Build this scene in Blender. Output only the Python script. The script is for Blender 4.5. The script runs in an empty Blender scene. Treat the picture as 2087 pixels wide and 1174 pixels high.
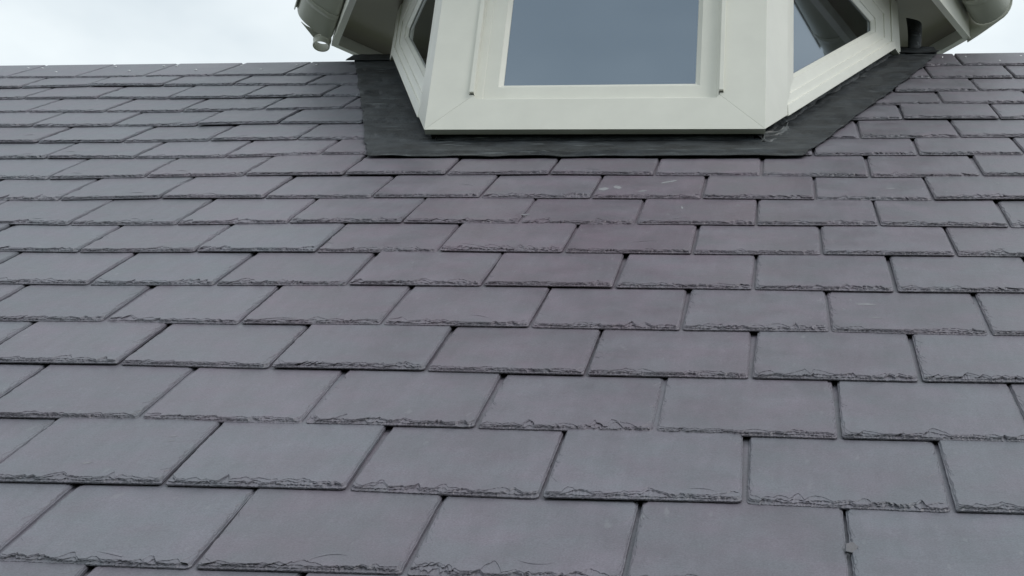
import bpy, bmesh, math, random
from mathutils import Vector, Matrix, noise
R = math.radians
scene = bpy.context.scene
col = scene.collection
random.seed(11)

# ------------------------------------------------------------------ camera
cam_data = bpy.data.cameras.new("camera")
cam = bpy.data.objects.new("camera", cam_data)
col.objects.link(cam)
cam_data.sensor_width = 36.0
cam_data.lens = 58.803
cam_data.clip_start = 0.05
cam_data.clip_end = 500.0
rot = Matrix(((0.9877810, -0.0090649, 0.1555844),
              (0.1287045, -0.5155136, -0.8471605),
              (0.0878852, 0.8568335, -0.5080478)))
cam.matrix_world = Matrix.Translation((0.795612, -1.782540, -0.676032)) @ rot.to_4x4()
scene.camera = cam

# ------------------------------------------------------------------ sky
SUN_EL, SUN_AZ = 48.0, 124.0            # azimuth clockwise from +Y
world = bpy.data.worlds.new("World")
scene.world = world
world.use_nodes = True
nt = world.node_tree
for n in list(nt.nodes):
    nt.nodes.remove(n)
def N(t, **kw):
    n = nt.nodes.new(t)
    for k, v in kw.items():
        setattr(n, k, v)
    return n
out = N("ShaderNodeOutputWorld")
bg = N("ShaderNodeBackground"); bg.inputs["Strength"].default_value = 1.0
sky = N("ShaderNodeTexSky"); sky.sky_type = 'NISHITA'; sky.sun_disc = False
sky.sun_elevation = R(SUN_EL); sky.sun_rotation = R(SUN_AZ)
dim = N("ShaderNodeVectorMath", operation='SCALE'); dim.inputs["Scale"].default_value = 0.10
nt.links.new(sky.outputs["Color"], dim.inputs[0])
tc = N("ShaderNodeTexCoord")
nz = N("ShaderNodeTexNoise"); nz.inputs["Scale"].default_value = 3.2; nz.inputs["Detail"].default_value = 5; nz.inputs["Roughness"].default_value = 0.55
mp = N("ShaderNodeMapping"); mp.inputs["Scale"].default_value = (1, 1, 2.2); mp.inputs["Location"].default_value = (0.3, 1.7, 0.4)
nt.links.new(tc.outputs["Generated"], mp.inputs["Vector"]); nt.links.new(mp.outputs["Vector"], nz.inputs["Vector"])
rm = N("ShaderNodeMapRange"); rm.inputs["From Min"].default_value = 0.32; rm.inputs["From Max"].default_value = 0.62
nt.links.new(nz.outputs["Fac"], rm.inputs["Value"])
cl = N("ShaderNodeMix", data_type='RGBA')                 # overcast cloud: grey hollows, white banks
cl.inputs["A"].default_value = (0.71, 0.80, 0.86, 1); cl.inputs["B"].default_value = (1.00, 1.075, 1.10, 1)
nt.links.new(rm.outputs["Result"], cl.inputs["Factor"])
mx = N("ShaderNodeMix", data_type='RGBA'); mx.inputs["Factor"].default_value = 0.92
nt.links.new(dim.outputs["Vector"], mx.inputs["A"]); nt.links.new(cl.outputs["Result"], mx.inputs["B"])
nt.links.new(mx.outputs["Result"], bg.inputs["Color"])
nt.links.new(bg.outputs["Background"], out.inputs["Surface"])

# ------------------------------------------------------------------ sun (behind thick cloud)
sd = bpy.data.lights.new("sun", 'SUN'); sd.energy = 1.25; sd.angle = R(25); sd.color = (1.0, 0.97, 0.92)
sun = bpy.data.objects.new("sun", sd); col.objects.link(sun)
sv = Vector((math.sin(R(SUN_AZ)) * math.cos(R(SUN_EL)), math.cos(R(SUN_AZ)) * math.cos(R(SUN_EL)), math.sin(R(SUN_EL))))
sun.rotation_euler = sv.to_track_quat('Z', 'Y').to_euler()

scene.view_settings.view_transform = 'Standard'
scene.view_settings.look = 'None'
scene.view_settings.exposure = 0.0
scene.view_settings.gamma = 1.0

# ------------------------------------------------------------------ materials
def new_mat(name):
    m = bpy.data.materials.new(name); m.use_nodes = True
    t = m.node_tree; b = t.nodes["Principled BSDF"]
    return m, t, b
def add(t, kind, **kw):
    n = t.nodes.new(kind)
    for k, v in kw.items():
        if k in n.inputs: n.inputs[k].default_value = v
        else: setattr(n, k, v)
    return n
def noise_node(t, vec, scale, detail=4, rough=0.55):
    n = add(t, "ShaderNodeTexNoise"); n.inputs["Scale"].default_value = scale
    n.inputs["Detail"].default_value = detail; n.inputs["Roughness"].default_value = rough
    t.links.new(vec, n.inputs["Vector"]); return n
def remap(t, sock, a, b, c, d):
    n = add(t, "ShaderNodeMapRange"); 
    for k, v in zip(("From Min", "From Max", "To Min", "To Max"), (a, b, c, d)): n.inputs[k].default_value = v
    t.links.new(sock, n.inputs["Value"]); return n.outputs["Result"]
def scale_col(t, colsock, facsock):
    n = add(t, "ShaderNodeVectorMath", operation='SCALE')
    t.links.new(colsock, n.inputs[0]); t.links.new(facsock, n.inputs["Scale"]); return n.outputs["Vector"]
def mix_col(t, fac, a, b):
    n = add(t, "ShaderNodeMix", data_type='RGBA')
    for key, v in (("Factor", fac), ("A", a), ("B", b)):
        if isinstance(v, (float, int, tuple)): n.inputs[key].default_value = v
        else: t.links.new(v, n.inputs[key])
    return n.outputs["Result"]
def bump(t, b, sock, strength, dist):
    n = add(t, "ShaderNodeBump"); n.inputs["Strength"].default_value = strength; n.inputs["Distance"].default_value = dist
    t.links.new(sock, n.inputs["Height"]); t.links.new(n.outputs["Normal"], b.inputs["Normal"])
def mul(t, a, b_):
    n = add(t, "ShaderNodeMath", operation='MULTIPLY')
    t.links.new(a, n.inputs[0])
    if isinstance(b_, float): n.inputs[1].default_value = b_
    else: t.links.new(b_, n.inputs[1])
    return n.outputs[0]

def slate_mat():
    m, t, b = new_mat("slate")
    tcn = add(t, "ShaderNodeTexCoord"); oi = add(t, "ShaderNodeObjectInfo")
    off = add(t, "ShaderNodeVectorMath", operation='SCALE'); off.inputs["Scale"].default_value = 40.0
    cmb = add(t, "ShaderNodeCombineXYZ")
    for k in "XYZ": t.links.new(oi.outputs["Random"], cmb.inputs[k])
    t.links.new(cmb.outputs[0], off.inputs[0])
    ad = add(t, "ShaderNodeVectorMath", operation='ADD')
    t.links.new(tcn.outputs["Object"], ad.inputs[0]); t.links.new(off.outputs["Vector"], ad.inputs[1])
    v = ad.outputs["Vector"]
    cloud = noise_node(t, v, 9, 4, 0.6).outputs["Fac"]
    # faint streaks along the cleavage, running down the slate
    mpn = add(t, "ShaderNodeMapping"); mpn.inputs["Scale"].default_value = (60, 9, 60); mpn.inputs["Rotation"].default_value = (0, 0, 0.35)
    t.links.new(v, mpn.inputs["Vector"])
    streak = noise_node(t, mpn.outputs["Vector"], 1.0, 3, 0.6).outputs["Fac"]
    grain = noise_node(t, v, 420, 3, 0.7).outputs["Fac"]
    c = scale_col(t, oi.outputs["Color"], remap(t, cloud, 0.3, 0.7, 0.84, 1.13))
    c = scale_col(t, c, remap(t, streak, 0.3, 0.7, 0.94, 1.055))
    c = scale_col(t, c, remap(t, grain, 0.25, 0.75, 0.72, 1.28))
    hue = noise_node(t, v, 14, 3, 0.6).outputs["Fac"]
    tint = mix_col(t, remap(t, hue, 0.36, 0.64, 0, 1), (0.965, 1.02, 1.02, 1), (1.03, 0.975, 1.015, 1))
    mt = add(t, "ShaderNodeVectorMath", operation='MULTIPLY'); t.links.new(c, mt.inputs[0]); t.links.new(tint, mt.inputs[1]); c = mt.outputs["Vector"]
    # sparse pale scuffs
    mp2 = add(t, "ShaderNodeMapping"); mp2.inputs["Scale"].default_value = (70, 26, 70); mp2.inputs["Rotation"].default_value = (0, 0, -0.9)
    t.links.new(v, mp2.inputs["Vector"])
    sc = noise_node(t, mp2.outputs["Vector"], 1.0, 2, 0.5).outputs["Fac"]
    scf = remap(t, sc, 0.69, 0.78, 0.0, 0.40)
    c = mix_col(t, scf, c, (0.22, 0.225, 0.24, 1))
    t.links.new(c, b.inputs["Base Color"])
    t.links.new(remap(t, cloud, 0.3, 0.7, 0.41, 0.53), b.inputs["Roughness"])
    b.inputs["Specular IOR Level"].default_value = 0.45
    med = noise_node(t, v, 38, 6, 0.68).outputs["Fac"]
    s = add(t, "ShaderNodeMath", operation='ADD'); t.links.new(mul(t, grain, 0.25), s.inputs[0]); t.links.new(med, s.inputs[1])
    bump(t, b, s.outputs[0], 0.5, 0.0016)
    return m
def simple_mat(name, colour, rough, spec=0.5, noise_amt=0.0, scale=20, metallic=0.0, bump_amt=0.0, bump_scale=60):
    m, t, b = new_mat(name)
    b.inputs["Roughness"].default_value = rough; b.inputs["Metallic"].default_value = metallic
    b.inputs["Specular IOR Level"].default_value = spec
    tcn = add(t, "ShaderNodeTexCoord"); v = tcn.outputs["Object"]
    rgb = add(t, "ShaderNodeRGB"); rgb.outputs[0].default_value = (*colour, 1)
    if noise_amt:
        f = noise_node(t, v, scale, 5, 0.6).outputs["Fac"]
        t.links.new(scale_col(t, rgb.outputs[0], remap(t, f, 0.25, 0.75, 1 - noise_amt, 1 + noise_amt)), b.inputs["Base Color"])
    else:
        t.links.new(rgb.outputs[0], b.inputs["Base Color"])
    if bump_amt:
        bump(t, b, noise_node(t, v, bump_scale, 4).outputs["Fac"], bump_amt, 0.002)
    return m
def lead_mat():
    m, t, b = new_mat("lead")
    tcn = add(t, "ShaderNodeTexCoord"); v = tcn.outputs["Object"]
    mpn = add(t, "ShaderNodeMapping"); mpn.inputs["Scale"].default_value = (6, 42, 42)
    t.links.new(v, mpn.inputs["Vector"])
    st = noise_node(t, mpn.outputs["Vector"], 1.0, 6, 0.65).outputs["Fac"]
    bl = noise_node(t, v, 13, 6, 0.65).outputs["Fac"]
    base = mix_col(t, remap(t, bl, 0.38, 0.62, 0, 1), (0.008, 0.010, 0.012, 1), (0.033, 0.039, 0.045, 1))
    base = scale_col(t, base, remap(t, st, 0.36, 0.64, 0.72, 1.28))
    mp2 = add(t, "ShaderNodeMapping"); mp2.inputs["Scale"].default_value = (9, 60, 60); mp2.inputs["Location"].default_value = (3.1, 0.7, 0)
    t.links.new(v, mp2.inputs["Vector"])
    ox = noise_node(t, mp2.outputs["Vector"], 1.0, 4, 0.55).outputs["Fac"]
    c = mix_col(t, remap(t, ox, 0.615, 0.74, 0, 0.5), base, (0.30, 0.33, 0.34, 1))
    t.links.new(c, b.inputs["Base Color"])
    b.inputs["Roughness"].default_value = 0.5; b.inputs["Specular IOR Level"].default_value = 0.4
    lb = add(t, "ShaderNodeMath", operation="ADD"); t.links.new(st, lb.inputs[0]); t.links.new(bl, lb.inputs[1])
    bump(t, b, lb.outputs[0], 0.8, 0.010)
    return m
M_SLATE = slate_mat()
M_PALE = simple_mat("lime_splash", (0.23, 0.23, 0.245), 0.8, 0.2, 0.2, 90)
M_PAINT = simple_mat("cream_paint", (0.765, 0.762, 0.698), 0.38, 0.4, 0.045, 9, bump_amt=0.06, bump_scale=240)
M_SOFFIT = simple_mat("soffit_board", (0.23, 0.205, 0.165), 0.3, 0.5, 0.08, 6)
M_GUTTER = simple_mat("gutter_plastic", (0.50, 0.51, 0.45), 0.4, 0.45, 0.06, 9)
M_LEAD = lead_mat()
M_NAIL = simple_mat("nail_metal", (0.55, 0.56, 0.57), 0.35, 0.5, metallic=0.6)
M_DECK = simple_mat("roofing_felt", (0.03, 0.03, 0.032), 0.9, 0.2)
M_DARK = simple_mat("shade_and_lining", (0.03, 0.03, 0.028), 0.7, 0.2)  # near-black: painted shade under sill and fillet ends, also the inner lining
M_ROOFTOP = simple_mat("flat_roof_felt", (0.10, 0.10, 0.105), 0.85, 0.2, 0.15, 30)
M_GROUND = simple_mat("garden_ground", (0.07, 0.085, 0.045), 0.9, 0.2, 0.35, 0.6)
def glass_mat():
    m, t, b = new_mat("window_glass")
    b.inputs["Base Color"].default_value = (0.010, 0.009, 0.008, 1)
    b.inputs["Roughness"].default_value = 0.03
    b.inputs["IOR"].default_value = 3.2
    b.inputs["Specular Tint"].default_value = (0.71, 0.85, 1.0, 1)
    return m
M_GLASS = glass_mat()

# ------------------------------------------------------------------ object helpers
PITCH = 0.818562
CA, SA = math.cos(PITCH), math.sin(PITCH)
def roofpt(u, v, n=0.0):
    return Vector((u, v * CA - n * SA, v * SA + n * CA))
def unit(o):
    return o
def link(o, parent=None):
    col.objects.link(o)
    if parent is not None:
        o.parent = parent
    return o
def wpos(o):
    p = Vector((0, 0, 0))
    while o is not None:
        p += o.location; o = o.parent
    return p
def empty(name, loc, parent=None, label=None, cat=None, group=None, kind=None):
    o = bpy.data.objects.new(name, None); o.empty_display_size = 0.1
    link(o, parent); o.location = Vector(loc) - (wpos(parent) if parent else Vector())
    tag(o, label, cat, group, kind); return o
def tag(o, label=None, cat=None, group=None, kind=None):
    if label: o["label"] = label
    if cat: o["category"] = cat
    if group: o["group"] = group
    if kind: o["kind"] = kind
    return o
def mesh_obj(name, bm, mats, parent=None, origin=None, smooth=False):
    """bm is in world coordinates; the object's origin is put at origin (default its middle)."""
    if origin is None:
        xs = [v.co for v in bm.verts]
        origin = Vector((sum(c.x for c in xs), sum(c.y for c in xs), sum(c.z for c in xs))) / max(1, len(xs))
    origin = Vector(origin)
    bmesh.ops.translate(bm, verts=bm.verts, vec=-origin)
    bmesh.ops.recalc_face_normals(bm, faces=bm.faces)
    me = bpy.data.meshes.new(name); bm.to_mesh(me); bm.free()
    for m in (mats if isinstance(mats, (list, tuple)) else [mats]): me.materials.append(m)
    if smooth:
        for p in me.polygons: p.use_smooth = True
    o = bpy.data.objects.new(name, me); link(o, parent)
    o.location = origin - (wpos(parent) if parent else Vector())
    return o
def prism(bm, poly, vec, bev=0.0015):
    """closed prism: polygon (world points) pushed along vec."""
    vec = Vector(vec)
    a = [bm.verts.new(Vector(p)) for p in poly]; b = [bm.verts.new(Vector(p) + vec) for p in poly]
    fs = [bm.faces.new(a), bm.faces.new(list(reversed(b)))]
    n = len(poly)
    for i in range(n):
        fs.append(bm.faces.new((a[i], b[i], b[(i + 1) % n], a[(i + 1) % n])))
    if bev:
        bmesh.ops.recalc_face_normals(bm, faces=fs)
        es = list({e for f in fs for e in f.edges})
        bmesh.ops.bevel(bm, geom=es, offset=bev, segments=2, affect='EDGES', profile=0.6)
def ring(bm, outer, inner, nrm, f_out, f_in, back, bev=0.0012):
    """a frame between two 4-point loops (world points on one plane); front face at depth f_out on the outer
    loop and f_in on the inner one, back at depth back (depths measured against nrm)."""
    nrm = Vector(nrm)
    L = []
    for pts, d in ((outer, f_out), (inner, f_in), (inner, back), (outer, back)):
        L.append([bm.verts.new(Vector(p) - nrm * d) for p in pts])
    fs = []
    n = len(outer)
    for k in range(4):
        A, B = L[k], L[(k + 1) % 4]
        for i in range(n):
            fs.append(bm.faces.new((A[i], A[(i + 1) % n], B[(i + 1) % n], B[i])))
    if bev:
        bmesh.ops.recalc_face_normals(bm, faces=fs)
        es = [e for e in {e for f in fs for e in f.edges} if len(e.link_faces) == 2 and e.calc_face_angle(0) > 0.5]
        bmesh.ops.bevel(bm, geom=es, offset=bev, segments=1, affect='EDGES')

# ------------------------------------------------------------------ ground
bm = bmesh.new()
bmesh.ops.create_grid(bm, x_segments=20, y_segments=20, size=200)
bmesh.ops.translate(bm, verts=bm.verts, vec=(0, 0, -6.5))
tag(mesh_obj("ground", bm, M_GROUND, origin=(0, 0, -6.5)), kind="structure")

# ------------------------------------------------------------------ slate roof
# joint = (index along the course, u along the roof, v up the slope) in metres; courses from the lowest
GAUGE, WIDTH, STEP, THICK, LONG = 0.2432, 0.2530, 0.0080, 0.0073, 0.55
RIDGE_V = 4.228
JOINTS = {
 0:[(0.5,0.1242,0.0020),(1.5,0.3765,0.0080)],
 1:[(0,-0.0018,0.2474),(1,0.2486,0.2472),(2,0.5032,0.2400),(3,0.7597,0.2417),(4,1.0125,0.2318)],
 2:[(-0.5,-0.1286,0.4903),(0.5,0.1222,0.4875),(1.5,0.3762,0.4874),(2.5,0.6298,0.4840),(3.5,0.8849,0.4777)],
 3:[(-1,-0.2576,0.7404),(0,-0.0018,0.7339),(1,0.2531,0.7327),(2,0.5069,0.7272),(3,0.7589,0.7246),(4,1.0116,0.7225)],
 4:[(-1.5,-0.3771,0.9718),(-0.5,-0.1278,0.9706),(0.5,0.1262,0.9729),(1.5,0.3846,0.9699),(2.5,0.6405,0.9645),(3.5,0.8855,0.9699),(4.5,1.1402,0.9600)],
 5:[(-2,-0.5039,1.2097),(-1,-0.2550,1.2178),(0,0.0022,1.2229),(1,0.2589,1.2247),(2,0.5047,1.2197),(3,0.7559,1.2185),(4,1.0073,1.2144)],
 6:[(-2.5,-0.6289,1.4549),(-1.5,-0.3794,1.4646),(-0.5,-0.1248,1.4665),(0.5,0.1265,1.4723),(1.5,0.3811,1.4667),(2.5,0.6345,1.4652),(3.5,0.8837,1.4674),(4.5,1.1361,1.4662)],
 7:[(-3,-0.7483,1.6870),(-2,-0.5018,1.6950),(-1,-0.2543,1.7119),(0,-0.0024,1.7197),(1,0.2552,1.7099),(2,0.5041,1.7090),(3,0.7547,1.7039),(4,1.0053,1.7032),(5,1.2637,1.6945)],
 8:[(-3.5,-0.8755,1.9277),(-2.5,-0.6352,1.9545),(-1.5,-0.3818,1.9555),(-0.5,-0.1273,1.9615),(0.5,0.1272,1.9625),(1.5,0.3828,1.9584),(2.5,0.6312,1.9496),(3.5,0.8810,1.9409),(4.5,1.1332,1.9373)],
 9:[(-4,-1.0079,2.1645),(-3,-0.7601,2.1842),(-2,-0.5094,2.2031),(-1,-0.2563,2.2102),(0,-0.0000,2.2086),(1,0.2523,2.2184),(2,0.5081,2.2055),(3,0.7596,2.1929),(4,1.0100,2.1807),(5,1.2643,2.1847)],
 10:[(-3.5,-0.8792,2.4237),(-2.5,-0.6329,2.4330),(-1.5,-0.3871,2.4712),(3.5,0.8860,2.4350),(4.5,1.1403,2.4371)],
 11:[(-5,-1.2528,2.6482),(-4,-1.0003,2.6454),(-3,-0.7557,2.6654),(-2,-0.5090,2.6808),(4,1.0093,2.6572),(5,1.2626,2.6643)],
 12:[(-5.5,-1.3807,2.8929),(-4.5,-1.1291,2.8928),(-3.5,-0.8752,2.9004),(-2.5,-0.6338,2.9239),(4.5,1.1376,2.9312),(5.5,1.3929,2.9219)],
 13:[(-5,-1.2519,3.1368),(-4,-1.0050,3.1439),(-3,-0.7514,3.1548),(-2,-0.5069,3.1780),(5,1.2638,3.1709)],
 14:[(-6.5,-1.6435,3.4153),(-5.5,-1.3882,3.4119),(-4.5,-1.1366,3.3848),(-3.5,-0.8851,3.3862),(-2.5,-0.6323,3.3995),(5.5,1.3894,3.3888)],
 15:[(-7,-1.7559,3.6422),(-6,-1.5234,3.6692),(-5,-1.2549,3.6530),(-4,-1.0052,3.6472),(-3,-0.7482,3.6316),(5,1.2725,3.6511),(6,1.5231,3.6442)],
 16:[(-7.5,-1.9191,3.8751),(-6.5,-1.6523,3.8572),(-5.5,-1.4004,3.8581),(-4.5,-1.1493,3.8621),(-3.5,-0.8904,3.8654),(5.5,1.3941,3.9234)],
}
FLASH_L = [(-0.729,4.215),(-0.630,3.857),(-0.516,3.437),(-0.417,3.074),(-0.352,2.817),(-0.300,2.613),(-0.243,2.403)]
FLASH_R = [(0.858,2.398),(0.926,2.624),(1.057,3.109),(1.136,3.372),(1.190,3.586),(1.269,3.879),(1.345,4.205)]
def inside(u, v, pad):
    if v < 2.403: return False
    def at(line, v):
        for (a, b), (c, d) in zip(line, line[1:]):
            lo, hi = sorted((b, d))
            if lo <= v <= hi: return a + (c - a) * (v - b) / (d - b)
        return line[-1][0] if v > 4 else line[0][0]
    return at(sorted(FLASH_L, key=lambda p: p[1]), v) + pad < u < at(FLASH_R, v) - pad
def flakes(n, length, rng, lo, hi, amp, skew=0.5):
    """profile of chipped scallops along an edge."""
    outp = []
    ph, wl = rng.uniform(0, 6.3), rng.uniform(0.05, 0.13)
    x, step = 0.0, length / max(1, n - 1)
    start, fl, a, sk = -rng.random() * hi, rng.uniform(lo, hi), amp * rng.random(), rng.random()
    for i in range(n):
        x = i * step
        while x > start + fl:
            start += fl; fl = rng.uniform(lo, hi); a = 0.0 if rng.random() < 0.22 else amp * (rng.random() ** 1.5) * 1.7; sk = rng.uniform(0.15, 0.85)
        f = (x - start) / fl
        tri = f / sk if f < sk else (1 - f) / (1 - sk)
        outp.append(a * (max(0.0, tri) ** 0.6) * (0.75 + 0.65 * math.sin(x / wl * 6.28 + ph) * (0.5 + 0.5 * math.sin(x / wl * 2.3 + 2 * ph))))
    return outp
def slate_mesh(uL, uR, vL, vR, length, nt_, ns, rng, marks=(), scars=0):
    """dressed slate; local x along the course, y up the slope, z off the roof; origin at the middle of the tail."""
    w = uR - uL; h = w / 2; dv = (vR - vL)
    T = THICK
    vis = 0.27
    fs = [((1 - (k / (ns - 1))) ) for k in range(ns)]                 # 1 head .. 0 tail
    ys = [length] + [vis * f for f in fs if f > 0] + [0.0] if length > vis else [length * f for f in fs]
    ys = sorted(set(round(y, 5) for y in ys), reverse=True)
    m = len(ys)
    skL, skR = rng.gauss(0, 0.0012), rng.gauss(0, 0.0012)
    # tail insets
    jag = [rng.uniform(0, 0.0009) for _ in range(nt_)]
    rl, rr = rng.uniform(0.002, 0.008), rng.uniform(0.002, 0.010)
    for k in range(nt_):
        x = w * k / (nt_ - 1)
        if x < rl: jag[k] += rl * (1 - math.sqrt(max(0, 1 - (1 - x / rl) ** 2))) * 0.8
        if w - x < rr: jag[k] += rr * (1 - math.sqrt(max(0, 1 - (1 - (w - x) / rr) ** 2))) * 0.8
    base = rng.choice((0.6, 0.8, 1.0, 1.0, 1.2, 1.4, 1.6)) * rng.uniform(0.85, 1.15)
    f1 = flakes(nt_, w, rng, 0.005, 0.022, 0.0055 * base)
    f2 = flakes(nt_, w, rng, 0.008, 0.038, 0.0095 * base)
    f3 = flakes(nt_, w, rng, 0.010, 0.050, 0.0100 * base)
    t1 = [j + 0.0018 + a for j, a in zip(jag, f1)]
    t2 = [a + 0.0009 + b for a, b in zip(t1, f2)]
    t3 = [a + 0.0009 + b for a, b in zip(t2, f3)]
    def sides():
        b_ = rng.uniform(0.4, 1.4)
        L_ = vis
        j = [rng.uniform(0, 0.0007) for _ in range(m)]
        a = flakes(m, L_, rng, 0.008, 0.02, 0.0014 * b_); b = flakes(m, L_, rng, 0.008, 0.03, 0.0036 * b_); c = flakes(m, L_, rng, 0.010, 0.035, 0.0070 * b_)
        s1 = [p + 0.0008 + q for p, q in zip(j, a)]; s2 = [p + 0.0005 + q for p, q in zip(s1, b)]; s3 = [p + 0.0004 + q for p, q in zip(s2, c)]
        return j, s1, s2, s3
    SL, SR = sides(), sides()
    E_ = 0.0006
    rings = [(jag, SL[0], SR[0], 0, -T), (jag, SL[0], SR[0], 0, -0.74 * T), (t1, SL[1], SR[1], 0, -0.56 * T), (t1, SL[1], SR[1], E_, -0.38 * T),
             (t2, SL[2], SR[2], 0, -0.31 * T), (t2, SL[2], SR[2], E_, -0.16 * T), (t3, SL[3], SR[3], 0, -0.11 * T), (t3, SL[3], SR[3], E_, 0.0)]
    verts, faces = [], []
    def zt(y): return T - y * STEP / GAUGE
    loops = []
    ZS = [-T, -0.46 * T, -0.42 * T, -0.25 * T, -0.22 * T, -0.10 * T, -0.07 * T, 0.0]
    for (tt, sl, sr, e, z), zs in zip(rings, ZS):
        loop = []
        yT0, yT1 = tt[0] + e, tt[-1] + e
        for k, y in enumerate(ys):                                # left side, head to tail
            f = y / ys[0]
            yy = yT0 + f * (ys[0] - yT0) - dv * 0.5 * (1 - f)
            loop.append((-h + sl[k] + e + skL * f * 3, yy, z if k == m - 1 else zs))
        xa, xb = -h + sl[-1] + e, h - sr[-1] - e
        chip = 0.0 if z in (0.0, -T) else (0.06 * T if z < -0.5 * T else 0.08 * T if z < -0.2 * T else 0.03 * T) * (0.4 + 0.6 * min(1.3, base))
        for k in range(1, nt_ - 1):
            g = k / (nt_ - 1)
            loop.append((xa + (xb - xa) * g, tt[k] + e + dv * (g - 0.5) + (rng.uniform(-0.0007, 0.0007) if chip else 0), z + rng.uniform(-chip, chip)))
        for k in range(m - 1, -1, -1):
            f = ys[k] / ys[0]
            yy = yT1 + f * (ys[0] - yT1) + dv * 0.5 * (1 - f)
            loop.append((h - sr[k] - e + skR * f * 3, yy, z if k == m - 1 else zs))
        ids = []
        for x, y, zz in loop:
            ids.append(len(verts)); verts.append((x, y, zt(y) + zz))
        loops.append(ids)
    n = len(loops[0])
    faces.append(tuple(reversed(loops[0])))
    for A, B in zip(loops, loops[1:]):
        for k in range(n):
            k2 = (k + 1) % n
            faces.append((A[k], A[k2], B[k2], B[k]))
    faces.append(tuple(loops[-1]))
    nmat = len(faces)
    # raised lips of half-split flakes on the face
    for _ in range(scars):
        x0 = rng.uniform(-h * 0.75, h * 0.75); y0 = rng.uniform(0.016, 0.04) if rng.random() < 0.8 else rng.uniform(0.03, 0.2)
        ln = rng.uniform(0.02, 0.07); ang = rng.choice((-1, 1)) * rng.uniform(0.1, 0.5); cv = rng.uniform(-0.25, 0.25)
        prev = None; K = 8
        for k in range(K):
            s = (k / (K - 1) - 0.5) * ln
            x = x0 + s * math.cos(ang); y = y0 + s * math.sin(ang) + cv * (s * s - ln * ln / 4) / ln * 4
            if abs(x) > h - 0.008 or y < 0.012: prev = None; continue
            q = 0.0006 * (1 - (2 * k / (K - 1) - 1) ** 2) + 0.00005
            a = len(verts)
            verts += [(x, y, zt(y) - 0.0002), (x, y + 0.0004, zt(y) + q), (x, y + 0.010, zt(y + 0.010) - 0.0002)]
            if prev is not None:
                faces.append((prev, a, a + 1, prev + 1)); faces.append((prev + 1, a + 1, a + 2, prev + 2))
            prev = a
    nslate = len(faces)
    for (mx_, my_, rx, ry, an) in marks:
        c = len(verts); K = 14
        for k in range(K):
            th = 2 * math.pi * k / K; r = 1 + rng.uniform(-0.18, 0.18)
            px, py = rx * r * math.cos(th), ry * r * math.sin(th)
            x = mx_ + px * math.cos(an) - py * math.sin(an); y = my_ + px * math.sin(an) + py * math.cos(an)
            verts.append((x, y, zt(y) + 0.0003))
        faces.append(tuple(range(c, c + K)))
    me = bpy.data.meshes.new("slate")
    me.from_pydata(verts, [], faces)
    me.materials.append(M_SLATE); me.materials.append(M_PALE)
    for i in range(nslate, len(faces)): me.polygons[i].material_index = 1
    me.update()
    return me
MARKS = [(0.403,2.037,.011,.020,0),(0.433,2.058,.009,.020,.3),(0.495,2.011,.007,.014,-.5),(0.549,2.127,.007,.026,-.7),(0.951,1.131,.018,.006,-.12),
         (0.963,1.043,.012,.003,-.2),(1.049,2.047,.012,.006,0),(-0.130,0.303,.007,.003,.6),(0.593,1.855,.002,.015,.1),(0.714,1.880,.002,.012,.3),
         (0.257,1.783,.012,.005,.1),(-0.05,0.42,.006,.002,.5),(-0.045,0.40,.005,.0018,.4)]
def slate_colour(u, v, rng):
    blue = Vector((0.131, 0.133, 0.154)); purple = Vector((0.133, 0.109, 0.132)); warm = Vector((0.137, 0.128, 0.143))
    p = math.exp(-((u - 0.40) / 0.60) ** 2 - ((v - 1.75) / 1.1) ** 2) * 0.85 + 0.12 + 0.35 * math.exp(-((u + 0.45) / 0.3) ** 2 - ((v - 2.5) / 0.35) ** 2)
    p = min(1, max(0, p + rng.gauss(0, 0.09)))
    wm = min(1, max(0, (u - 0.55) / 0.6 * min(1, v / 2.0))) * 0.6
    c = blue.lerp(warm, wm).lerp(purple, p) * rng.uniform(0.98, 1.11)
    return (c.x, c.y, c.z, 1)

roof = empty("roof_slope", (0, 0, 0), label="purple-grey slate roof slope with staggered rough-edged courses up to a bare ridge", cat="roof", kind="thing")
def course_joints(r):
    """joints of course r: the measured ones, carried on at one slate's width to either side."""
    known = {k: (u, v) for k, u, v in JOINTS.get(r, [])}
    par = 0.0 if r % 2 else 0.5
    lo_u, hi_u = -0.35 - 0.125 * max(r, 0), 1.32 + 0.035 * max(r, 0)
    vm = sum(v for u, v in known.values()) / len(known) if known else r * GAUGE
    res = []
    k = math.floor(lo_u / WIDTH) - 1 + par
    rng = random.Random(900 + r)
    ks = sorted(known)
    while k * WIDTH < hi_u + WIDTH:
        if k in known: u, v = known[k]
        else:
            u = k * WIDTH + rng.gauss(0, 0.0025)
            if ks:
                near = min(ks, key=lambda q: abs(q - k)); v = known[near][1] * 0.6 + vm * 0.4 + rng.gauss(0, 0.002)
                u += (known[near][0] - near * WIDTH) * 0.7
            else: v = vm + rng.gauss(0, 0.003)
        res.append((u, v, rng.uniform(0.0040, 0.0076))); k += 1
    return res
TOP = 16
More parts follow.
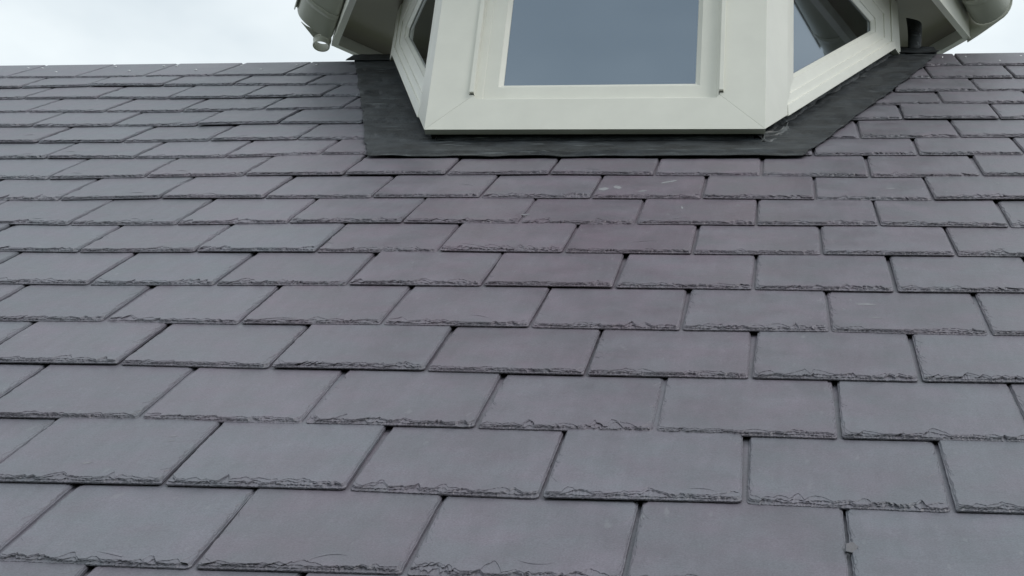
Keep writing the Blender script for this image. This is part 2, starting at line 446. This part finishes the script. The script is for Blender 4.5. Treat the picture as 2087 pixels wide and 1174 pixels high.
for r in range(-2, TOP + 1):
    cj = course_joints(r)
    rng = random.Random(50 + r)
    mid = roofpt(0.2, r * GAUGE)
    course = empty("slate_course", mid, roof)
    if r == TOP: course["label"] = "top course of slates with pale nail heads along the ridge"
    nt_ = 124 if r <= 3 else 96 if r <= 6 else 64 if r <= 10 else 40
    ns = 34 if r <= 3 else 24 if r <= 6 else 16 if r <= 10 else 11
    for (u0, v0, g0), (u1, v1, g1) in zip(cj, cj[1:]):
        vc = (v0 + v1) / 2
        if all(inside(u, v, 0.05) for u in (u0, u1) for v in (max(2.41, vc), min(vc + GAUGE, 4.15))) and vc > 2.38: continue
        length = LONG if r < TOP - 1 else RIDGE_V - vc + rng.uniform(-0.003, 0.003)
        uc = (u0 + u1) / 2
        mk = [(a - uc, b - vc, c, d, e) for a, b, c, d, e in MARKS if u0 < a < u1 and vc < b < vc + GAUGE]
        sc = rng.choice((0, 0, 0, 0, 0, 1, 1)) if r < 12 else 0
        me = slate_mesh(u0 + g0 / 2, u1 - g1 / 2, v0, v1, length, nt_, ns, rng, mk, sc)
        o = bpy.data.objects.new("slate", me); link(o, course)
        lift = rng.uniform(0.0016, 0.0038) + (0.0015 if rng.random() < 0.2 else 0)
        o.location = roofpt(uc, vc, lift) - mid
        o.rotation_euler = (PITCH + rng.gauss(0, 0.0016 if r < TOP else 0.0006), rng.gauss(0, 0.0022 if r < TOP else 0.0008), 0)
        if r == TOP: lift = 0.002; o.location = roofpt(uc, vc, lift) - mid
        o.color = slate_colour(uc, vc + 0.12, rng)
        if mk and mk[0][2] > 0.0085: o["label"] = "slate with pale lime splashes on its face"
    if r == TOP:
        nb = None
        for (u0, v0, g0), (u1, v1, g1) in zip(cj, cj[1:]):
            for (u, v) in ((u0 + 0.035, 4.135), (u1 - 0.035, 4.128), ((u0 + u1) / 2 + 0.01, 4.000)):
                if inside(u, v, 0.01) or rng.random() < 0.12: continue
                bm = bmesh.new()
                bmesh.ops.create_uvsphere(bm, u_segments=10, v_segments=6, radius=0.0055)
                for vt in bm.verts: vt.co.z *= 0.5
                bmesh.ops.transform(bm, matrix=Matrix.Rotation(PITCH, 4, 'X'), verts=bm.verts)
                p = roofpt(u + rng.gauss(0, .008), v + rng.gauss(0, .006), THICK - (v - 3.88) * STEP / GAUGE + 0.002)
                bmesh.ops.translate(bm, verts=bm.verts, vec=p)
                mesh_obj("nail_head", bm, M_NAIL, course, origin=p, smooth=True)
# the same courses carried on beyond the frame, as one part
field = bmesh.new()
rng = random.Random(77)
ends = {}
for r in range(-4, TOP + 1):
    if r >= -2:
        cj = course_joints(r); a, b, vm = cj[0][0], cj[-1][0], sum(c[1] for c in cj) / len(cj)
    else:
        a = b = 0.3 + (0.5 * WIDTH if r % 2 else 0); vm = r * GAUGE
    us = [a - WIDTH * k for k in range(0, 20) if a - WIDTH * k > -3.3][::-1]
    for run in (us, [b + WIDTH * k for k in range(0, 20) if b + WIDTH * k < 3.0]):
        for u0, u1 in zip(run, run[1:]):
            me = slate_mesh(u0 + .003, u1 - .003, vm, vm, LONG if r < TOP - 1 else RIDGE_V - vm, 24, 8, rng)
            me.transform(Matrix.Translation(roofpt((u0 + u1) / 2, vm, rng.uniform(.0016, .0038))) @ Matrix.Rotation(PITCH, 4, 'X'))
            field.from_mesh(me); bpy.data.meshes.remove(me)
fo = mesh_obj("slate_field", field, M_SLATE, roof)
fo["kind"] = "stuff"; fo.color = (0.131, 0.130, 0.150, 1)
# the boarding under the slates and the far slope
bm = bmesh.new()
a0, a1 = roofpt(-3.32, -1.1, -0.032), roofpt(-3.32, RIDGE_V - 0.02, -0.032)
far = Vector((-3.32, 2 * a1.y - a0.y + 0.02, a0.z))
prism(bm, [a0, a1, a1 + Vector((0, 0.02, 0)), far], (6.3, 0, 0), 0)
mesh_obj("roof_deck", bm, M_DECK, roof)
bm = bmesh.new()
q = roofpt(-3.32, RIDGE_V - 0.012, -0.012)
s0 = q + Vector((0, 0.035, -0.004)); dn = Vector((0, CA, -SA)); up = Vector((0, SA, CA)) * 0.012
prism(bm, [s0, s0 + dn * 4.5, s0 + dn * 4.5 + up, s0 + up], (6.3, 0, 0), 0)
mesh_obj("rear_slope", bm, simple_mat("rear_slate", (0.12, 0.125, 0.14), 0.6), roof)

# a flake of slate lodged in the open joint
bm = bmesh.new()
prism(bm, [(-0.008, -0.002, 0), (-0.001, -0.013, 0), (0.007, -0.004, 0), (0.004, 0.011, 0), (-0.005, 0.010, 0)], (0, 0, 0.003), 0.0008)
bmesh.ops.transform(bm, matrix=Matrix.Rotation(PITCH, 4, 'X') @ Matrix.Rotation(0.35, 4, 'X') @ Matrix.Rotation(0.5, 4, 'Y') @ Matrix.Rotation(-0.6, 4, 'Z'), verts=bm.verts)
cp = roofpt(0.8845, 0.112, 0.0065)
bmesh.ops.translate(bm, verts=bm.verts, vec=cp)
chip = tag(mesh_obj("slate_chip", bm, M_SLATE, origin=cp), "small loose slate chip lodged in the open joint between two slates near the bottom", "slate chip")
chip.color = (0.085, 0.085, 0.098, 1)

# ------------------------------------------------------------------ dormer
A0, B0 = Vector((-0.132, 1.741, 1.926)), Vector((0.766, 1.741, 1.922))
TH = R(22.5)
SLOPE = math.cos(TH) * math.tan(PITCH)                # climb of the cheek's foot per metre along it
DIR = {-1: Vector((-math.sin(TH), math.cos(TH), 0)), 1: Vector((math.sin(TH), math.cos(TH), 0))}
NRM = {-1: Vector((-math.cos(TH), -math.sin(TH), 0)), 1: Vector((math.cos(TH), -math.sin(TH), 0))}
ORG = {-1: A0, 1: B0}
UP = Vector((0, 0, 1))
def cheek(sd, s, z=None, g=None, d=0.0):
    """a point on a cheek: s along it, height z (or g above its foot), d set back."""
    p = ORG[sd] + DIR[sd] * s - NRM[sd] * d
    p.z = z if z is not None else ORG[sd].z + SLOPE * s + g
    return p
def front(x, z, d=0.0):
    return Vector((x, 1.741 + d, z))
def soffit_z(y): return 3.30 + 0.274 * (y - 3.0)
def top_z(sd, s): return soffit_z(1.741 + math.cos(TH) * s) - 0.004

dormer = empty("dormer", roofpt(0.317, 2.6), label="cream painted dormer window with splayed side lights and deep boxed eaves on the slate roof", cat="dormer", kind="thing")

# corner posts: mitred front board, return board round the corner, drip fillet on the inner edge
for sd in (-1, 1):
    bm = bmesh.new()
    x0 = ORG[sd].x; xi = -0.010 if sd < 0 else 0.646
    zb = ORG[sd].z
    pts = [front(x0, zb), front(xi, zb + 0.113), front(xi, soffit_z(1.741) - .004), front(x0, soffit_z(1.741) - .004)]
    prism(bm, pts, (0, 0.022, 0), 0.0007)
    e = 0.0008
    rp = [cheek(sd, e, g=0.0), cheek(sd, 0.150, g=0.0), cheek(sd, 0.150, z=top_z(sd, 0.15)), cheek(sd, e, z=top_z(sd, 0))]
    prism(bm, rp, -NRM[sd] * 0.022, 0.0007)
    post = mesh_obj("corner_post", bm, M_PAINT, dormer)
    bm = bmesh.new()
    xf = -0.0205 if sd < 0 else 0.6450
    prism(bm, [front(xf, 2.044, -.009), front(xf + 0.0115, 2.044, -.009), front(xf + 0.0115, 2.93, -.009), front(xf, 2.93, -.009)], (0, 0.0245, 0), 0.001)
    fil = mesh_obj("drip_fillet", bm, M_PAINT, post)
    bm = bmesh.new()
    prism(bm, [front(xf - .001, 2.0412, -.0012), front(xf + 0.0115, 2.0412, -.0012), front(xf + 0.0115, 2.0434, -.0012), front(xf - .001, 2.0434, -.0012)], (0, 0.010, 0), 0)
    mesh_obj("fillet_end_shade", bm, M_DARK, post)  # dark sliver standing in for the shade under the fillet's lower end
# bottom rail of the front, mitred into the posts
bm = bmesh.new()
m = 0.0002
prism(bm, [front(A0.x + 2 * m, A0.z), front(B0.x - 2 * m, B0.z), front(0.646 - m, B0.z + 0.113 - m), front(0.636, 2.024), front(0.0, 2.026), front(-0.010 + m, A0.z + 0.113 - m)], (0, 0.022, 0), 0.0006)
mesh_obj("bottom_rail", bm, M_PAINT, dormer)

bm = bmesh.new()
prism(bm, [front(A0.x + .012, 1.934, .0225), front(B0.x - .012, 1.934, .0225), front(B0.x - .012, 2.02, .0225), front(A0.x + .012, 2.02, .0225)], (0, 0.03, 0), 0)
mesh_obj("sill_shade_board", bm, M_DARK, dormer)  # dark board added to paint the shade under the front sill

def rect(x0, x1, z0, z1, d=0.0): return [front(x0, z0, d), front(x1, z0, d), front(x1, z1, d), front(x0, z1, d)]
# front window: fixed frame, sash with bevelled bead, pane
FN = Vector((0, -1, 0))
win = empty("window", front(0.317, 2.05), dormer)
bm = bmesh.new()
ring(bm, rect(-0.014, 0.650, 2.0275, 2.90), rect(0.013, 0.637, 2.040, 2.87), FN, 0.014, 0.016, 0.05)
mesh_obj("window_frame", bm, M_PAINT, win)
bm = bmesh.new()
ring(bm, rect(0.010, 0.640, 2.037, 2.873), rect(0.052, 0.592, 2.080, 2.835), FN, 0.018, 0.018, 0.05)
ring(bm, rect(0.0505, 0.5935, 2.0785, 2.8365), rect(0.0640, 0.5805, 2.0925, 2.82), FN, 0.0185, 0.028, 0.05, 0.0006)
mesh_obj("sash", bm, M_PAINT, win)
bm = bmesh.new()
prism(bm, rect(0.058, 0.586, 2.086, 2.826, 0.031), (0, 0.012, 0), 0)
mesh_obj("pane", bm, M_GLASS, win)

# splayed side windows
for sd in (-1, 1):
    win = empty("window", cheek(sd, 0.55, g=0.05), dormer)
    n = NRM[sd]
    def quad(s0, s1, g, t0, t1, sd=sd):
        return [cheek(sd, s0, g=g), cheek(sd, s1, g=g), cheek(sd, s1, z=t1), cheek(sd, s0, z=t0)]
    gl = lambda s: 3.005 + 0.27 * (s - 0.93)
    bm = bmesh.new()                                   # outer frame
    ring(bm, quad(0.1515, 1.075, 0.028, top_z(sd, .1515), top_z(sd, 1.075)), quad(0.185, 1.02, 0.066, gl(.185) + .075, gl(1.02) + .070), n, 0.004, 0.007, 0.05)
    mesh_obj("window_frame", bm, M_PAINT, win)
    bm = bmesh.new()                                   # sash and bead
    ring(bm, quad(0.182, 1.023, 0.063, gl(.182) + .078, gl(1.023) + .073), quad(0.232, 0.955, 0.108, gl(.232) + .018, gl(.955) + .018), n, 0.0105, 0.016, 0.05)
    ring(bm, quad(0.2305, 0.9565, 0.1066, gl(.2305) + .0195, gl(.9565) + .0195), quad(0.246, 0.940, 0.120, gl(.246), gl(.94)), n, 0.018, 0.028, 0.05, 0.0006)
    mesh_obj("sash", bm, M_PAINT, win)
    bm = bmesh.new()
    prism(bm, [p - n * 0.031 for p in quad(0.24, 0.946, 0.114, gl(.24) + .004, gl(.946) + .004)], -n * 0.012, 0)
    mesh_obj("pane", bm, M_GLASS, win)
    # foot rail of the cheek, and the end post with its pointed tip
    bm = bmesh.new()
    prism(bm, [cheek(sd, 0.1515, g=-0.004, d=-0.004), cheek(sd, 1.10, g=-0.004, d=-0.004), cheek(sd, 1.10, g=0.034, d=-0.001), cheek(sd, 0.1515, g=0.034, d=-0.001)], -n * 0.045, 0.0015)
    mesh_obj("foot_rail", bm, M_PAINT, dormer)
    bm = bmesh.new()
    prism(bm, [cheek(sd, 1.0765, g=0.036), cheek(sd, 1.105, g=-0.004), cheek(sd, 1.165, z=ORG[sd].z + SLOPE * 1.165 - .055), cheek(sd, 1.150, z=top_z(sd, 1.15)), cheek(sd, 1.0765, z=top_z(sd, 1.0765))], -n * 0.03, 0.0015)
    mesh_obj("end_post", bm, M_PAINT, dormer)

# boxed eaves: fascia boards round a sunk soffit under the flat roof
AZ = R(24)
TIP = {1: Vector((1.4733, 3.0137, 3.25)), -1: Vector((-0.8665, 2.9987, 3.25))}
FD = {1: Vector((math.sin(AZ), math.cos(AZ), 0)), -1: Vector((-math.sin(AZ), math.cos(AZ), 0))}
FC = {1: Vector((math.cos(AZ), -math.sin(AZ), 0)), -1: Vector((-math.cos(AZ), -math.sin(AZ), 0))}
BK = {1: Vector((-0.049, 0.076, 0)) / 0.0904, -1: Vector((0.052, 0.074, 0)) / 0.0904}
FY = 1.50
def zset(p, dz=0.0): return Vector((p.x, p.y, soffit_z(p.y) + dz))
def eave(sd, t): return TIP[sd] - FD[sd] * t
tf = {sd: (TIP[sd].y - FY) / math.cos(AZ) for sd in (-1, 1)}
FRt, FLt = eave(1, tf[1]), eave(-1, tf[-1])
BRt, BLt = TIP[1] + BK[1] * 0.42, TIP[-1] + BK[-1] * 0.42
loop = [FLt, FRt, TIP[1], BRt, BLt, TIP[-1]]
def inset(loop, d):
    outp = []
    n = len(loop)
    for i in range(n):
        p, a, b = loop[i], loop[i - 1], loop[(i + 1) % n]
        e1 = (p - a); e1.z = 0; e1.normalize(); e2 = (b - p); e2.z = 0; e2.normalize()
        n1 = Vector((-e1.y, e1.x, 0)); n2 = Vector((-e2.y, e2.x, 0))
        k = (n1 + n2); k = k / max(0.2, k.dot(n1))
        outp.append(p + k * d)
    return outp
inner = inset(loop, 0.024)
names = ["fascia"] * 6
for i in range(6):
    j = (i + 1) % 6
    bm = bmesh.new()
    prism(bm, [zset(loop[i], -.05), zset(loop[j], -.05), zset(inner[j], -.05), zset(inner[i], -.05)], (0, 0, 0.215), 0.0012)
    mesh_obj("fascia", bm, M_PAINT, dormer)
bm = bmesh.new()
inn2 = inset(loop, 0.0245)
prism(bm, [zset(p, 0.0) for p in inn2], (0, 0, 0.012), 0)
mesh_obj("soffit", bm, M_SOFFIT, dormer)
bm = bmesh.new()
prism(bm, [zset(p, 0.166) for p in inset(loop, -0.03)], (0, 0, 0.03), 0.003)
mesh_obj("flat_roof", bm, M_ROOFTOP, dormer)
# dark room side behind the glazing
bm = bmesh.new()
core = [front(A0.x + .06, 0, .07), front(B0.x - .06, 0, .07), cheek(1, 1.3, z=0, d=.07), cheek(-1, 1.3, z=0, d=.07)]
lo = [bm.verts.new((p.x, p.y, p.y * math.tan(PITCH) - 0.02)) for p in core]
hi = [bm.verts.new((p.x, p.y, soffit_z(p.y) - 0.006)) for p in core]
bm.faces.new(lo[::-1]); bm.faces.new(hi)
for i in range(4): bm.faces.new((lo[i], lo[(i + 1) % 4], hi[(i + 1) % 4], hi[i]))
mesh_obj("inner_lining", bm, M_DARK, dormer)

# ------------------------------------------------------------------ eaves gutters
def gutter(sd, label, end, stop):
    root = empty("gutter", TIP[sd] + FC[sd] * 0.08 + UP * 0.03, label=label, cat="gutter", group="gutters under the dormer eaves")
    if stop:
        prof = [(0.006, 0.17), (0.006, 0.10), (0.016, 0.075), (0.036, 0.056), (0.062, 0.050), (0.090, 0.054), (0.116, 0.068), (0.134, 0.086), (0.148, 0.110), (0.153, 0.135)]
    else:
        prof = [(0.002, 0.17), (0.002, 0.03), (0.006, 0.012), (0.018, 0.006), (0.042, 0.010), (0.072, 0.024), (0.100, 0.038), (0.122, 0.054), (0.138, 0.070), (0.147, 0.086), (0.150, 0.098)]
    c, z = prof[-1]
    nb = len(prof)
    prof += [(c + 0.002, z + 0.010), (c + 0.007, z + 0.015), (c + 0.013, z + 0.011), (c + 0.014, z + 0.002), (c + 0.010, z - 0.004)]
    st = [end - 0.02 * k for k in range(12)] + [end - 0.24 - 0.12 * k for k in range(9)]
    bm = bmesh.new()
    rows_ = [[bm.verts.new(TIP[sd] + FD[sd] * t + FC[sd] * c + UP * z) for c, z in prof] for t in st]
    for a, b in zip(rows_, rows_[1:]):
        for k in range(len(prof) - 1):
            bm.faces.new((a[k], a[k + 1], b[k + 1], b[k]))
    o = mesh_obj("trough", bm, M_GUTTER, root)
    so = o.modifiers.new("thickness", 'SOLIDIFY'); so.thickness = 0.003; so.offset = 0
    sub_ = o.modifiers.new("round", 'SUBSURF'); sub_.levels = sub_.render_levels = 2
    for p in o.data.polygons: p.use_smooth = True
    if stop:                                            # the stop end hangs a little below the trough
        bm = bmesh.new()
        pr = [(-0.014, -0.004), (0.030, 0.016), (0.060, 0.031), (0.100, 0.052), (0.122, 0.064), (0.136, 0.077), (0.147, 0.094), (0.154, 0.112), (0.158, 0.135), (0.158, 0.16), (-0.014, 0.19)]
        prism(bm, [TIP[sd] + FD[sd] * (end + .0015) + FC[sd] * c + UP * z for c, z in pr], FD[sd] * 0.006, 0.0015)
        mesh_obj("stop_end", bm, M_GUTTER, root)
    for t in (end - 0.115, end - 0.85):                 # strap brackets reaching back to the fascia
        bm = bmesh.new()
        pr = [(0.002, 0.10)] + [(c + (0.000 if c < .02 else .001), z - 0.005) for c, z in prof[1:nb]]
        v0 = [[bm.verts.new(TIP[sd] + FD[sd] * (t + dt) + FC[sd] * c + UP * z) for c, z in pr] for dt in (0, -0.028)]
        for k in range(len(pr) - 1): bm.faces.new((v0[0][k], v0[0][k + 1], v0[1][k + 1], v0[1][k]))
        br = mesh_obj("bracket", bm, M_GUTTER, root, smooth=True)
        so = br.modifiers.new("thickness", 'SOLIDIFY'); so.thickness = 0.003
    return root
gl_ = gutter(-1, "grey gutter under the left eave with an open round outlet at its end", -0.03, False)
gutter(1, "pale gutter under the right eave of the dormer with a flat closed end", 0.002, True)
# outlet spigot
bm = bmesh.new()
oc = TIP[-1] + FC[-1] * 0.036 + FD[-1] * 0.004
K = 40
lv = []
for rr_, zz, tilt in ((0.0315, -0.014, 0), (0.0325, -0.012, 0), (0.0325, 0.010, 0), (0.0345, 0.012, 0), (0.0345, 0.022, 0), (0.0285, 0.022, 0), (0.0285, -0.012, 0), (0.0300, -0.014, 0)):
    lv.append([bm.verts.new(oc + Vector((rr_ * math.cos(2 * math.pi * k / K), rr_ * math.sin(2 * math.pi * k / K), zz))) for k in range(K)])
for a, b in zip(lv, lv[1:] + lv[:1]):
    for k in range(K): bm.faces.new((a[k], a[(k + 1) % K], b[(k + 1) % K], b[k]))
mesh_obj("outlet", bm, M_GUTTER, gl_, smooth=False)
# neck joining outlet and trough
bm = bmesh.new()
lo_, hi_ = [], []
for k in range(13):
    th = math.pi * (0.15 + 0.9 * k / 12)
    a = math.atan2(-FD[-1].y, -FD[-1].x) - math.pi / 2 + math.pi * k / 12
    lo_.append(bm.verts.new(oc + Vector((0.0340 * math.cos(a), 0.0340 * math.sin(a), 0.018))))
    c = 0.082 - 0.074 * math.cos(math.pi * (0.10 + 0.62 * (12 - k) / 12)); z = 0.104 - 0.074 * math.sin(math.pi * (0.10 + 0.62 * (12 - k) / 12))
    hi_.append(bm.verts.new(TIP[-1] + FC[-1] * c - FD[-1] * 0.032 + UP * z))
for k in range(12): bm.faces.new((lo_[k], lo_[k + 1], hi_[k + 1], hi_[k]))
nk = mesh_obj("outlet_neck", bm, M_GUTTER, gl_, smooth=True)
so = nk.modifiers.new("thickness", 'SOLIDIFY'); so.thickness = 0.003

# ------------------------------------------------------------------ lead flashing
flash = empty("lead_flashing", roofpt(0.3, 2.41), label="dark lead flashing apron dressed over the slates round the dormer foot", cat="flashing")
def resample(pts, step):
    pts = [Vector((p[0], p[1], 0)) for p in pts]
    L = [0]
    for a, b in zip(pts, pts[1:]): L.append(L[-1] + (b - a).length)
    n = max(2, int(L[-1] / step)); outp = []
    for k in range(n + 1):
        s = L[-1] * k / n; i = max(q for q in range(len(L) - 1) if L[q] <= s + 1e-9)
        outp.append(pts[i].lerp(pts[i + 1], (s - L[i]) / max(1e-9, L[i + 1] - L[i])))
    return outp
def uv_of(p):                                   # plan point dropped straight onto the roof plane
    return (p.x, p.y / CA)
IN = 0.036
cl, cr = uv_of(cheek(-1, 1.22, z=0, d=IN)), uv_of(cheek(1, 1.22, z=0, d=IN))
fl, fr = uv_of(front(A0.x + .03, 0, IN)), uv_of(front(B0.x - .03, 0, IN))
def saw(v):
    r = math.floor((v - 0.0) / GAUGE); f = (v - r * GAUGE) / GAUGE
    return (1 - f)
def lead_n(u, v, rng_seed=0.0):
    w_ = noise.noise(Vector((u * 9, v * 9, 1.3))) * 0.0034 + noise.noise(Vector((u * 26, v * 16, 7.7))) * 0.0020
    return 0.0128 + 0.0055 * saw(v) ** 3 + w_
def strip(outer, inn, cols, name, parent):
    bm = bmesh.new()
    g = []
    n = len(outer)
    for i in range(n):
        row = []
        for j in range(cols + 1):
            f = j / cols
            ed = Vector((noise.noise(Vector((outer[i].x * 17, outer[i].y * 17, 5))), noise.noise(Vector((outer[i].x * 17, outer[i].y * 17, 11))), 0)) * 0.007
            p = (outer[i] + ed).lerp(inn[i], f)
            row.append(bm.verts.new(roofpt(p.x, p.y, lead_n(p.x, p.y))))
        g.append(row)
    for i in range(n - 1):
        for j in range(cols):
            bm.faces.new((g[i][j], g[i + 1][j], g[i + 1][j + 1], g[i][j + 1]))
    o = mesh_obj(name, bm, M_LEAD, parent)
    so = o.modifiers.new("thickness", 'SOLIDIFY'); so.thickness = 0.0018; so.offset = -1; o.modifiers.new("split", "EDGE_SPLIT").split_angle = R(40)
    for p in o.data.polygons: p.use_smooth = True
    return o
def merge_strip(segs, name):
    outer, inn = [], []
    for o_, i_, n in segs:
        for k in range(n + (1 if (o_, i_, n) == segs[-1] else 0)):
            f = k / n
            def at(pts, f):
                pts = [Vector((p[0], p[1], 0)) for p in pts]
                L = [0]
                for a, b in zip(pts, pts[1:]): L.append(L[-1] + (b - a).length)
                s = L[-1] * f; i = max(q for q in range(len(L) - 1) if L[q] <= s + 1e-9)
                return pts[i].lerp(pts[i + 1], (s - L[i]) / max(1e-9, L[i + 1] - L[i]))
            outer.append(at(o_, f)); inn.append(at(i_, f))
    return strip(outer, inn, 14, name, flash)
bott = [FLASH_L[-1], (-0.15, 2.399), (-0.028, 2.403), (0.06, 2.398), (0.33, 2.404), (0.6, 2.400), FLASH_R[0]]
merge_strip([(FLASH_L, [cl, fl], 60), (bott, [fl, fr], 50), (FLASH_R, [fr, cr], 64)], "apron")
# upstand turned up behind the foot of the dormer
def upstand(p0, p1, ztop, n, amp, name):
    bm = bmesh.new(); g = []
    for i in range(n + 1):
        f = i / n
        p = p0.lerp(p1, f); row = []
        zb = p.y * math.tan(PITCH) - 0.012
        zt_ = ztop(f)
        nn = Vector((p1.y - p0.y, -(p1.x - p0.x), 0)).normalized()
        for j in range(7):
            h = j / 6
            w_ = (noise.noise(Vector((p.x * 14, p.y * 14, h * 1.5 + 3))) * amp + math.sin(h * math.pi) * amp * 0.8 + (1 - h) ** 2 * amp * 1.2)
            row.append(bm.verts.new(Vector((p.x, p.y, zb + (zt_ - zb) * h)) + nn * w_))
        g.append(row)
    for i in range(n):
        for j in range(6): bm.faces.new((g[i][j], g[i + 1][j], g[i + 1][j + 1], g[i][j + 1]))
    return mesh_obj(name, bm, M_LEAD, flash, smooth=True)
upstand(front(A0.x + .03, 0, IN), front(B0.x - .03, 0, IN), lambda f: 1.945, 40, 0.004, "upstand")
for sd in (1, -1):
    p0, p1 = (front(B0.x - .03, 0, IN), cheek(1, 1.22, z=0, d=IN)) if sd > 0 else (cheek(-1, 1.22, z=0, d=IN), front(A0.x + .03, 0, IN))
    za, zb_ = ORG[sd].z + .02, ORG[sd].z + SLOPE * 1.22 + .02
    upstand(p0, p1, (lambda f: za + (zb_ - za) * f) if sd > 0 else (lambda f: zb_ + (za - zb_) * f), 60, 0.016 if sd > 0 else 0.003, "upstand")
# crumpled lead stuffed under the right front corner
bm = bmesh.new(); g = []
rng = random.Random(4)
for i in range(19):
    row = []
    for j in range(11):
        f, h = i / 18, j / 10
        p = Vector((0.752 + 0.085 * f, 1.752 + 0.115 * f, 0)) + Vector((0.012, -0.020, 0)) * (1 - h)
        z = p.y * math.tan(PITCH) + 0.004 + 0.034 * h
        q = Vector((f * 3.6, h * 1.7, 2.2))
        d = Vector((noise.noise(q), noise.noise(q + Vector((9, 0, 0))), noise.noise(q + Vector((0, 9, 0))))) * 0.022 + Vector((noise.noise(q * 3), noise.noise(q * 3 + Vector((5, 0, 0))), 0)) * 0.003
        row.append(bm.verts.new(Vector((p.x, p.y, z)) + d))
    g.append(row)
for i in range(18):
    for j in range(10): bm.faces.new((g[i][j], g[i + 1][j], g[i + 1][j + 1], g[i][j + 1]))
M_FOIL = simple_mat("bright_lead", (0.06, 0.065, 0.068), 0.5, 0.5, 0.6, 60)
cr_ = mesh_obj("crumpled_corner", bm, M_FOIL, flash, smooth=True)
so = cr_.modifiers.new("thickness", 'SOLIDIFY'); so.thickness = 0.002
# turned-up lead against the right eave at the ridge
bm = bmesh.new(); g = []
for i in range(15):
    row = []
    for j in range(9):
        h, f = i / 14, j / 8
        bend = math.sin(h * 2.2) * 0.018
        a = -0.7 + 2.6 * f
        rad = 0.022 + 0.012 * h
        row.append(bm.verts.new(Vector((1.252 + rad * math.sin(a) + bend * 0.5, 2.868 + 0.018 - rad * math.cos(a), 3.058 + 0.165 * h - 0.02 * f * h + 0.006 * math.sin(5 * f + 3 * h)))))
    g.append(row)
for i in range(14):
    for j in range(8): bm.faces.new((g[i][j], g[i + 1][j], g[i + 1][j + 1], g[i][j + 1]))
fp = mesh_obj("upturned_flap", bm, M_LEAD, flash, smooth=True)
so = fp.modifiers.new("thickness", 'SOLIDIFY'); so.thickness = 0.0025
# lead saddle lapping the ridge behind the left cheek
for (u0, u1) in ((-0.735, -0.36), (1.02, 1.33)):
    bm = bmesh.new(); g = []
    for i in range(25):
        u = u0 + (u1 - u0) * i / 24; row = []
        for j in range(7):
            v = 4.12 + 0.12 * j / 6
            row.append(bm.verts.new(roofpt(u, v, 0.0180 + 0.003 * noise.noise(Vector((u * 25, v * 20, 4))) + 0.003 * (j / 6))))
        g.append(row)
    for i in range(24):
        for j in range(6): bm.faces.new((g[i][j], g[i + 1][j], g[i + 1][j + 1], g[i][j + 1]))
    sdl = mesh_obj("saddle", bm, M_LEAD, flash, smooth=True)
    so = sdl.modifiers.new("thickness", 'SOLIDIFY'); so.thickness = 0.0018; so.offset = -1; sdl.modifiers.new("split", "EDGE_SPLIT").split_angle = R(40)
